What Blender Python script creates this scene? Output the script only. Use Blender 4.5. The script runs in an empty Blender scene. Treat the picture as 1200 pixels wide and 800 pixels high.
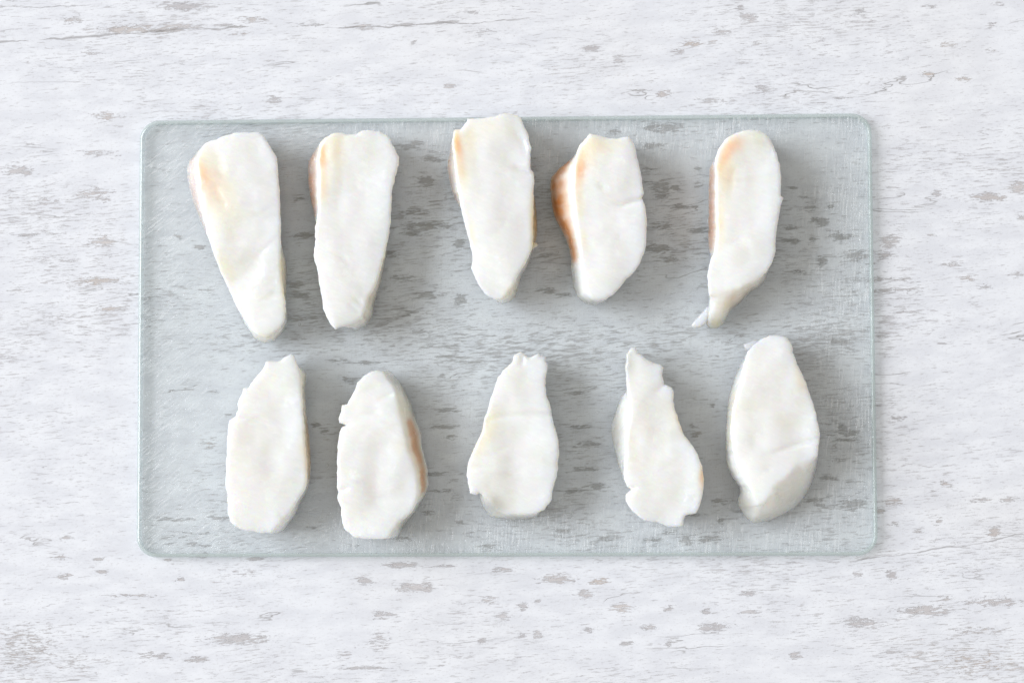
import bpy, bmesh, math
import numpy as np
from mathutils import Matrix, Vector, noise as mnoise
from mathutils.geometry import delaunay_2d_cdt

sc = bpy.context.scene
COL = sc.collection

# ------------------------------------------------------------------ camera
CAM_ROT = (0.06065101, 0.03666585, -0.00393899)
CAM_LOC = np.array([0.03274928, -0.05177209, 0.81166276])
LENS = 70.0
cam_data = bpy.data.cameras.new("camera")
cam_data.lens = LENS
cam_data.sensor_width = 36.0
cam_data.clip_start = 0.05
cam_data.clip_end = 50.0
cam = bpy.data.objects.new("camera", cam_data)
cam.location = CAM_LOC
cam.rotation_euler = CAM_ROT
COL.objects.link(cam)
sc.camera = cam

# ------------------------------------------------------------------ world: soft room light
AMBIENT = 0.49
world = bpy.data.worlds.new("World")
sc.world = world
world.use_nodes = True
bg = world.node_tree.nodes["Background"]
bg.inputs["Color"].default_value = (1.0, 0.955, 0.885, 1)
bg.inputs["Strength"].default_value = AMBIENT

# ------------------------------------------------------------------ lamp: the window on the left
WINDOW_POWER = 1660.0
ld = bpy.data.lights.new("window_light", 'AREA')
ld.shape = 'RECTANGLE'
ld.size = 9.2
ld.size_y = 8.0
ld.energy = WINDOW_POWER
ld.color = (0.90, 0.945, 1.0)
lo = bpy.data.objects.new("window_light", ld)
d = Vector((-1.0, 0.20, 0.70)).normalized() * 12.0
lo.location = d
lo.rotation_euler = (-d).to_track_quat('-Z', 'Y').to_euler()
COL.objects.link(lo)

# ------------------------------------------------------------------ exposure, render
sc.view_settings.view_transform = 'Standard'
sc.view_settings.look = 'None'
sc.view_settings.exposure = 0.0
sc.view_settings.gamma = 1.0
sc.view_settings.use_curve_mapping = False
sc.render.engine = 'CYCLES'
sc.cycles.use_denoising = True
sc.cycles.max_bounces = 10
sc.cycles.adaptive_threshold = 0.018
sc.cycles.transmission_bounces = 6
sc.cycles.diffuse_bounces = 4
sc.cycles.glossy_bounces = 4
sc.cycles.caustics_reflective = False
sc.cycles.caustics_refractive = False
sc.cycles.blur_glossy = 0.0
sc.cycles.sample_clamp_indirect = 0.0

# ------------------------------------------------------------------ picture <-> place
_R = np.array(cam.rotation_euler.to_matrix())
_F = LENS / 36.0 * 1200.0


def unproject(px, py, z):
    """points of the photograph (1200 x 800 px) at height z (metres)"""
    px, py, z = np.broadcast_arrays(np.asarray(px, float), np.asarray(py, float), np.asarray(z, float))
    d = np.stack([(px - 600) / _F, (400 - py) / _F, -np.ones_like(px)], -1) @ _R.T
    t = (z - CAM_LOC[2]) / d[..., 2]
    return CAM_LOC + d * t[..., None]


def project(P):
    d = (P - CAM_LOC) @ _R
    return np.stack([600 + _F * d[..., 0] / -d[..., 2], 400 - _F * d[..., 1] / -d[..., 2]], -1)


# ------------------------------------------------------------------ node helper
class NG:
    def __init__(self, mat):
        mat.use_nodes = True
        self.nt = mat.node_tree
        self.nt.nodes.clear()
        self.out = self.nt.nodes.new("ShaderNodeOutputMaterial")

    def new(self, t, **kw):
        n = self.nt.nodes.new(t)
        for k, v in kw.items():
            setattr(n, k, v)
        return n

    def put(self, sock, v):
        if isinstance(v, bpy.types.NodeSocket):
            self.nt.links.new(v, sock)
        else:
            sock.default_value = v

    def math(self, op, a, b=0.0, c=0.0, clamp=False):
        n = self.new("ShaderNodeMath", operation=op, use_clamp=clamp)
        for s, v in zip(n.inputs, (a, b, c)):
            self.put(s, v)
        return n.outputs[0]

    def step(self, v, lo, hi, olo=0.0, ohi=1.0):
        n = self.new("ShaderNodeMapRange", interpolation_type='SMOOTHSTEP')
        for s, x in zip(n.inputs[:5], (v, lo, hi, olo, ohi)):
            self.put(s, x)
        return n.outputs[0]

    def mapping(self, vec, scale=(1, 1, 1), rot=(0, 0, 0), loc=(0, 0, 0)):
        n = self.new("ShaderNodeMapping")
        self.put(n.inputs["Vector"], vec)
        n.inputs["Scale"].default_value = scale
        n.inputs["Rotation"].default_value = rot
        n.inputs["Location"].default_value = loc
        return n.outputs[0]

    def noise(self, vec, scale=1.0, detail=3.0, rough=0.5, dist=0.0):
        n = self.new("ShaderNodeTexNoise")
        self.put(n.inputs["Vector"], vec)
        n.inputs["Scale"].default_value = scale
        n.inputs["Detail"].default_value = detail
        n.inputs["Roughness"].default_value = rough
        n.inputs["Distortion"].default_value = dist
        return n.outputs["Fac"]

    def mix(self, f, a, b):
        n = self.new("ShaderNodeMix", data_type='RGBA')
        self.put(n.inputs[0], f)
        self.put(n.inputs[6], a if isinstance(a, bpy.types.NodeSocket) else (*a, 1))
        self.put(n.inputs[7], b if isinstance(b, bpy.types.NodeSocket) else (*b, 1))
        return n.outputs[2]

    def mul(self, a, b):
        n = self.new("ShaderNodeMix", data_type='RGBA', blend_type='MULTIPLY')
        n.inputs[0].default_value = 1.0
        self.put(n.inputs[6], a)
        self.put(n.inputs[7], b if isinstance(b, bpy.types.NodeSocket) else (*b, 1))
        return n.outputs[2]

    def bump(self, h, strength, dist, normal=None):
        n = self.new("ShaderNodeBump")
        self.put(n.inputs["Strength"], strength)
        n.inputs["Distance"].default_value = dist
        self.put(n.inputs["Height"], h)
        if normal is not None:
            self.put(n.inputs["Normal"], normal)
        return n.outputs[0]


def mat_wood():
    m = bpy.data.materials.new("chipped_white_paint")
    g = NG(m)
    co = g.new("ShaderNodeTexCoord").outputs["Object"]
    # gentle waviness of the grain
    wv = g.noise(g.mapping(co, (9, 22, 1)), 1, 2, 0.5)
    sep = g.new("ShaderNodeSeparateXYZ")
    g.put(sep.inputs[0], co)
    x, y = sep.outputs[0], sep.outputs[1]
    y2 = g.math('ADD', y, g.math('MULTIPLY', g.math('SUBTRACT', wv, 0.5), 0.006))
    y2 = g.math('SUBTRACT', y2, g.math('MULTIPLY', x, 0.06))
    comb = g.new("ShaderNodeCombineXYZ")
    g.put(comb.inputs[0], x)
    g.put(comb.inputs[1], y2)
    v = comb.outputs[0]
    at = g.new("ShaderNodeAttribute", attribute_name="wear")
    sa = g.new("ShaderNodeSeparateColor")
    g.put(sa.inputs[0], at.outputs["Color"])
    wear, brown = sa.outputs[0], sa.outputs[2]
    dark = g.math('MAXIMUM', sa.outputs[1], g.math('MULTIPLY', g.math('SUBTRACT', at.outputs['Alpha'], 0.48), 1.3, clamp=True))

    region = g.noise(g.mapping(v, (11, 26, 1)), 1, 3, 0.55)
    reg = g.math('MULTIPLY', g.math('SUBTRACT', region, 0.5), 0.30)
    reg = g.math('ADD', reg, g.math('MULTIPLY', g.math('SUBTRACT', at.outputs['Alpha'], 0.5), 0.16))
    # flecks along the grain
    a = g.noise(g.mapping(v, (125, 900, 1)), 1, 5, 0.70, 0.25)
    a = g.math('ADD', a, reg)
    fleck = g.step(g.math('ADD', a, g.math('MULTIPLY', dark, 0.07)), 0.605, 0.67)
    # hairline grain
    c = g.noise(g.mapping(v, (170, 1500, 1), loc=(3, 1, 0)), 1, 4, 0.66)
    grain = g.math('MULTIPLY', g.step(g.math('ADD', c, reg), 0.565, 0.66), 0.66)
    # hand placed chips with torn edges
    e = g.noise(g.mapping(v, (240, 1150, 1), loc=(5, 2, 0)), 1, 6, 0.74, 0.5)
    chip = g.step(g.math('ADD', wear, g.math('MULTIPLY', g.math('SUBTRACT', e, 0.5), 3.6)), 0.60, 0.90)
    # random chips everywhere
    r = g.noise(g.mapping(v, (60, 210, 1), loc=(7, 3, 0)), 1, 7, 0.74, 0.8)
    rchip = g.step(g.math('ADD', r, g.math('MULTIPLY', reg, 0.5)), 0.675, 0.73)
    # fine cracks that follow the grain
    k = g.noise(g.mapping(v, (17, 95, 1), loc=(1, 9, 0)), 1, 4, 0.55, 0.3)
    kk = g.math('ABSOLUTE', g.math('SUBTRACT', k, 0.5))
    kmask = g.step(g.noise(g.mapping(v, (20, 60, 1), loc=(4, 4, 0)), 1, 2), 0.58, 0.68)
    crack = g.math('MULTIPLY', g.step(kk, 0.0, 0.010, 1.0, 0.0), kmask)

    # long cracks in the boards, near the far edge of the table
    def long_crack(x0, y0, x1, y1, w, brk, seed):
        A = unproject(x0, y0, 0.0)
        B = unproject(x1, y1, 0.0)
        sl = (B[1] - A[1]) / (B[0] - A[0])
        wob = g.noise(g.mapping(co, (38, 4, 1), loc=(seed, 0, 0)), 1, 4, 0.6)
        yy = g.math('SUBTRACT', y, g.math('MULTIPLY', g.math('SUBTRACT', x, float(A[0])), float(sl)))
        yy = g.math('SUBTRACT', yy, float(A[1]))
        yy = g.math('ADD', yy, g.math('MULTIPLY', g.math('SUBTRACT', wob, 0.5), 0.006))
        br = g.noise(g.mapping(co, (60, 10, 1), loc=(0, seed, 0)), 1, 3, 0.7)
        ww = g.math('MULTIPLY', g.step(br, 0.38, 0.62), w)
        f = g.step(g.math('ABSOLUTE', yy), 0.0, ww, 1.0, 0.0)
        end = g.step(x, float(B[0]) - 0.02, float(B[0]), 1.0, 0.0)
        st = g.step(x, float(A[0]) - 0.004, float(A[0]) + 0.004)
        return g.math('MULTIPLY', g.math('MULTIPLY', f, g.math('MULTIPLY', end, st)), brk)
    lc = long_crack(-200, 62, 300, 30, 0.0009, 0.65, 2.3)
    lc2 = long_crack(-200, 20, 130, 4, 0.0008, 0.6, 5.1)
    lc3 = long_crack(380, 34, 640, 22, 0.0007, 0.7, 8.7)
    lc4 = long_crack(1000, 658, 1330, 606, 0.0007, 0.6, 3.9)
    lc5 = long_crack(-200, 110, 130, 92, 0.0004, 0.3, 12.0)
    longs = lc
    for q in (lc2, lc3, lc4, lc5):
        longs = g.math('MAXIMUM', longs, q)

    tone = g.noise(g.mapping(v, (60, 160, 1), loc=(2, 2, 0)), 1, 4, 0.6)
    paint = g.mix(g.step(tone, 0.35, 0.65), (0.785, 0.797, 0.852), (0.87, 0.884, 0.934))
    warmth = g.noise(g.mapping(co, (8, 12, 1), loc=(9, 0, 0)), 1, 2)
    paint = g.mix(g.math('MULTIPLY', g.step(warmth, 0.55, 0.8), 0.25), paint, (0.84, 0.82, 0.81))
    fine = g.noise(g.mapping(v, (600, 1300, 1)), 1, 3, 0.7)
    paint = g.mix(g.math('MULTIPLY', g.step(fine, 0.55, 0.68), 0.42), paint, (0.62, 0.60, 0.61))
    tn = g.noise(g.mapping(co, (70, 120, 1), loc=(0, 7, 0)), 1, 3)
    chipc = g.mix(g.step(tn, 0.4, 0.65), (0.52, 0.49, 0.505), (0.63, 0.60, 0.615))
    chipc = g.mix(g.math('MULTIPLY', dark, 0.85, clamp=True), chipc, (0.34, 0.34, 0.335))
    chipc = g.mix(g.math('MULTIPLY', brown, 0.8, clamp=True), chipc, (0.60, 0.49, 0.41))
    darkc = g.mix(g.step(tn, 0.4, 0.6), (0.30, 0.285, 0.28), (0.44, 0.42, 0.42))
    chipcol = g.mix(g.math('MULTIPLY', g.step(fine, 0.5, 0.66), 0.35), chipc, (0.72, 0.71, 0.72))

    m1 = g.math('MULTIPLY', fleck, g.math('ADD', 0.58, g.math('MULTIPLY', dark, 0.3)))
    col = g.mix(grain, paint, g.mix(dark, (0.53, 0.515, 0.525), (0.45, 0.445, 0.44)))
    col = g.mix(m1, col, chipc)
    col = g.mix(g.math('MULTIPLY', rchip, 0.8), col, chipcol)
    col = g.mix(g.math('MULTIPLY', chip, 0.80), col, chipcol)
    col = g.mix(g.math('MULTIPLY', crack, 0.75), col, darkc)
    col = g.mix(longs, col, (0.27, 0.25, 0.25))
    h = g.math('SUBTRACT', 1.0, g.math('MAXIMUM', g.math('MAXIMUM', m1, chip), g.math('MAXIMUM', rchip, g.math('MAXIMUM', crack, longs))))
    h = g.math('ADD', h, g.math('MULTIPLY', tone, 0.6))
    h = g.math('SUBTRACT', h, g.math('MULTIPLY', grain, 0.4))
    b = g.new("ShaderNodeBsdfPrincipled")
    g.put(b.inputs["Base Color"], col)
    b.inputs["Roughness"].default_value = 0.62
    b.inputs["Specular IOR Level"].default_value = 0.3
    g.put(b.inputs["Normal"], g.bump(h, 0.55, 0.00035))
    g.put(g.out.inputs[0], b.outputs[0])
    return m


BW, BH = 0.300, 0.1790          # the glass board
Z0, Z1 = 0.0004, 0.0046


def mat_glass(textured):
    """clear flat glass: light passes through, the faces reflect by Fresnel; the upper face is finely ribbed"""
    m = bpy.data.materials.new("ribbed_glass" if textured else "clear_glass")
    g = NG(m)
    tr = g.new("ShaderNodeBsdfTransparent")
    gl = g.new("ShaderNodeBsdfGlossy")
    fr = g.new("ShaderNodeFresnel")
    # the same reflection from either side of a face: rays are not bent, so the inner side must not turn into a mirror
    back = g.new("ShaderNodeNewGeometry").outputs["Backfacing"]
    g.put(fr.inputs["IOR"], g.math('ADD', 1.42, g.math('MULTIPLY', back, 1 / 1.42 - 1.42)))
    mx = g.new("ShaderNodeMixShader")
    g.put(mx.inputs[0], fr.outputs[0])
    g.put(mx.inputs[1], tr.outputs[0])
    g.put(mx.inputs[2], gl.outputs[0])
    tr.inputs["Color"].default_value = (0.986, 0.997, 0.9945, 1)
    gl.inputs["Roughness"].default_value = 0.03
    res = mx.outputs[0]
    if textured:
        co = g.new("ShaderNodeTexCoord").outputs["Object"]
        sep = g.new("ShaderNodeSeparateXYZ")
        g.put(sep.inputs[0], co)
        x, y = sep.outputs[0], sep.outputs[1]
        # fine ribs: slanted on the left, running away from the viewer elsewhere
        left = g.noise(g.mapping(g.mapping(co, rot=(0, 0, math.radians(-36))), (190, 1500, 1)), 1, 3, 0.6, 0.5)
        left2 = g.noise(g.mapping(g.mapping(co, rot=(0, 0, math.radians(-17))), (200, 1500, 1), loc=(4, 0, 0)), 1, 3, 0.6, 0.5)
        mid = g.noise(g.mapping(g.mapping(co, rot=(0, 0, math.radians(4))), (1500, 130, 1)), 1, 3, 0.6, 0.4)
        warp = g.noise(g.mapping(co, (25, 25, 1)), 1, 2)

        def mixf(f, a, b):
            n = g.new("ShaderNodeMix", data_type='FLOAT')
            g.put(n.inputs[0], f)
            g.put(n.inputs[2], a)
            g.put(n.inputs[3], b)
            return n.outputs[0]
        wx = g.math('ADD', x, g.math('MULTIPLY', g.math('SUBTRACT', warp, 0.5), 0.06))
        ribs = mixf(g.step(wx, -0.115, -0.095), left, left2)
        ribs = mixf(g.step(wx, -0.085, -0.066), ribs, mid)
        dx = g.math('SUBTRACT', BW / 2, g.math('ABSOLUTE', x))
        dy = g.math('SUBTRACT', BH / 2, g.math('ABSOLUTE', y))
        edge = g.step(g.math('MINIMUM', g.math('MULTIPLY', dx, 0.8), dy), 0.004, 0.036, 1.0, 0.14)  # rib relief and its painted glints weaken towards the middle
        patch = g.step(g.noise(g.mapping(co, (45, 45, 1), loc=(3, 3, 0)), 1, 3), 0.30, 0.62, 0.35, 1.0)
        amt = g.math('MULTIPLY', edge, patch)
        light = g.math('MULTIPLY', g.math('MULTIPLY', g.step(ribs, 0.50, 0.68), amt), 0.40)  # window glints on the ribs, painted as pale diffuse streaks
        rib_shade = g.math('MULTIPLY', g.math('MULTIPLY', g.step(ribs, 0.50, 0.34), amt), 0.24)  # light bent away between ribs, painted as a darker tint
        g.put(tr.inputs["Color"], g.mix(rib_shade, (0.986, 0.997, 0.9945), (0.62, 0.66, 0.68)))
        g.put(gl.inputs["Normal"], g.bump(ribs, amt, 0.0004))
        gl.inputs["Roughness"].default_value = 0.12
        df = g.new("ShaderNodeBsdfDiffuse")
        df.inputs["Color"].default_value = (0.90, 0.93, 0.95, 1)
        m2 = g.new("ShaderNodeMixShader")
        g.put(m2.inputs[0], light)
        g.put(m2.inputs[1], res)
        g.put(m2.inputs[2], df.outputs[0])
        res = m2.outputs[0]
    g.put(g.out.inputs[0], res)
    return m


def mat_flesh():
    m = bpy.data.materials.new("raw_white_fish")
    g = NG(m)
    co = g.new("ShaderNodeTexCoord").outputs["Object"]
    at = g.new("ShaderNodeAttribute", attribute_name="flesh")
    col = at.outputs["Color"]
    milky = g.noise(g.mapping(co, (45, 90, 60)), 1, 3, 0.55, 0.8)
    col = g.mul(col, g.mix(g.step(milky, 0.32, 0.68), (0.92, 0.92, 0.915), (1.0, 1.0, 1.0)))
    fib = g.noise(g.mapping(g.mapping(co, rot=(0, 0, 0.5)), (160, 700, 300)), 1, 3, 0.6, 1.0)
    col = g.mul(col, g.mix(g.step(fib, 0.4, 0.65), (0.972, 0.974, 0.972), (1, 1, 1)))
    b = g.new("ShaderNodeBsdfPrincipled")
    g.put(b.inputs["Base Color"], col)
    b.inputs["Subsurface Weight"].default_value = 0.8
    b.inputs["Subsurface Anisotropy"].default_value = 0.5
    b.inputs["Subsurface Radius"].default_value = (1.0, 0.76, 0.48)
    b.inputs["Subsurface Scale"].default_value = 0.011
    rn = g.noise(g.mapping(co, (300, 300, 300)), 1, 2)
    g.put(b.inputs["Roughness"], g.step(rn, 0.3, 0.7, 0.15, 0.28))
    b.inputs["IOR"].default_value = 1.38
    gn = g.new("ShaderNodeNewGeometry")
    gs = g.new("ShaderNodeSeparateXYZ")
    g.put(gs.inputs[0], gn.outputs["True Normal"])
    up = g.step(gs.outputs[2], 0.35, 0.8, 0.12, 1.0)          # the cut face is rougher than the walls
    lump = g.noise(g.mapping(co, (260, 420, 300)), 1, 4, 0.6, 0.8)
    ridge = g.step(g.noise(g.mapping(g.mapping(co, rot=(0, 0, -0.4)), (210, 520, 200), loc=(3, 8, 0)), 1, 4, 0.65, 1.2), 0.60, 0.66)
    h = g.math('ADD', g.math('MULTIPLY', lump, 0.7), g.math('MULTIPLY', fib, 0.4))
    h = g.math('ADD', h, g.math('MULTIPLY', ridge, 0.8))
    g.put(b.inputs["Normal"], g.bump(h, g.math('MULTIPLY', up, 0.16), 0.0004))
    # the wet film on top catches the window in small glints
    wet = g.noise(g.mapping(co, (170, 250, 170), loc=(1, 1, 5)), 1, 5, 0.66, 1.2)
    hw = g.math('ADD', g.math('MULTIPLY', ridge, 0.7), wet)
    b.inputs["Coat Weight"].default_value = 1.0
    b.inputs["Coat Roughness"].default_value = 0.09
    b.inputs["Coat IOR"].default_value = 1.47
    g.put(b.inputs["Coat Normal"], g.bump(hw, g.math('MULTIPLY', up, g.step(g.noise(g.mapping(co, (75, 75, 40), loc=(6, 2, 0)), 1, 3), 0.46, 0.62, 0.05, 1.0)), 0.0042))
    tr = g.new("ShaderNodeBsdfTransparent")
    tr.inputs["Color"].default_value = (0.97, 0.96, 0.93, 1)
    mx = g.new("ShaderNodeMixShader")          # thin flesh lets what lies behind it show
    g.put(mx.inputs[0], at.outputs["Alpha"])
    g.put(mx.inputs[1], tr.outputs[0])
    g.put(mx.inputs[2], b.outputs[0])
    g.put(g.out.inputs[0], mx.outputs[0])
    return m


def mat_membrane():
    """a wet see-through skin: tints what lies under it and shines"""
    m = bpy.data.materials.new("fish_membrane")
    g = NG(m)
    co = g.new("ShaderNodeTexCoord").outputs["Object"]
    at = g.new("ShaderNodeAttribute", attribute_name="flesh")
    st = g.noise(g.mapping(co, (700, 60, 250)), 1, 3, 0.6, 0.4)
    tr = g.new("ShaderNodeBsdfTransparent")
    g.put(tr.inputs["Color"], g.mix(g.math('MULTIPLY', g.step(st, 0.5, 0.7), 0.12), at.outputs["Color"], (0.80, 0.66, 0.54)))
    gl = g.new("ShaderNodeBsdfGlossy")
    gl.inputs["Roughness"].default_value = 0.22
    nrm = g.bump(g.noise(g.mapping(co, (500, 120, 200)), 1, 3), 0.6, 0.0007)
    g.put(gl.inputs["Normal"], nrm)
    mx = g.new("ShaderNodeMixShader")
    mx.inputs[0].default_value = 0.05
    g.put(mx.inputs[1], tr.outputs[0])
    g.put(mx.inputs[2], gl.outputs[0])
    g.put(g.out.inputs[0], mx.outputs[0])
    return m


def mat_glass_edge():
    """the ground and polished edge: part clear, part frosted, with a bright line of light"""
    m = bpy.data.materials.new("ground_glass_edge")
    g = NG(m)
    dfs = g.new("ShaderNodeBsdfDiffuse")
    dfs.inputs["Color"].default_value = (0.72, 0.79, 0.785, 1)
    gl = g.new("ShaderNodeBsdfGlossy")
    gl.inputs["Roughness"].default_value = 0.10
    tr = g.new("ShaderNodeBsdfTransparent")
    tr.inputs["Color"].default_value = (0.86, 0.91, 0.91, 1)
    mx = g.new("ShaderNodeMixShader")
    mx.inputs[0].default_value = 0.16
    g.put(mx.inputs[1], dfs.outputs[0])
    g.put(mx.inputs[2], gl.outputs[0])
    m2 = g.new("ShaderNodeMixShader")
    m2.inputs[0].default_value = 0.5
    g.put(m2.inputs[1], mx.outputs[0])
    g.put(m2.inputs[2], tr.outputs[0])
    g.put(g.out.inputs[0], m2.outputs[0])
    return m


M_WOOD, M_GLASS_T, M_GLASS, M_EDGE = mat_wood(), mat_glass(True), mat_glass(False), mat_glass_edge()
M_FLESH, M_MEMBRANE = mat_flesh(), mat_membrane()


def tag(o, label, cat, group=None):
    o["label"] = label
    o["category"] = cat
    if group:
        o["group"] = group
    return o


def link_mesh(name, verts, faces, mats, parent=None, colors=None, smooth=True, attr="flesh"):
    me = bpy.data.meshes.new(name)
    me.from_pydata([tuple(map(float, v)) for v in verts], [], faces)
    for mt in mats:
        me.materials.append(mt)
    if smooth:
        me.polygons.foreach_set("use_smooth", [True] * len(me.polygons))
    if colors is not None:
        a = me.attributes.new(attr, 'FLOAT_COLOR', 'POINT')
        buf = np.ones((len(me.vertices), 4), np.float32)
        buf[:, :colors.shape[1]] = colors
        a.data.foreach_set("color", buf.ravel())
    me.update()
    o = bpy.data.objects.new(name, me)
    COL.objects.link(o)
    if parent:
        o.parent = parent
    return o


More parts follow.
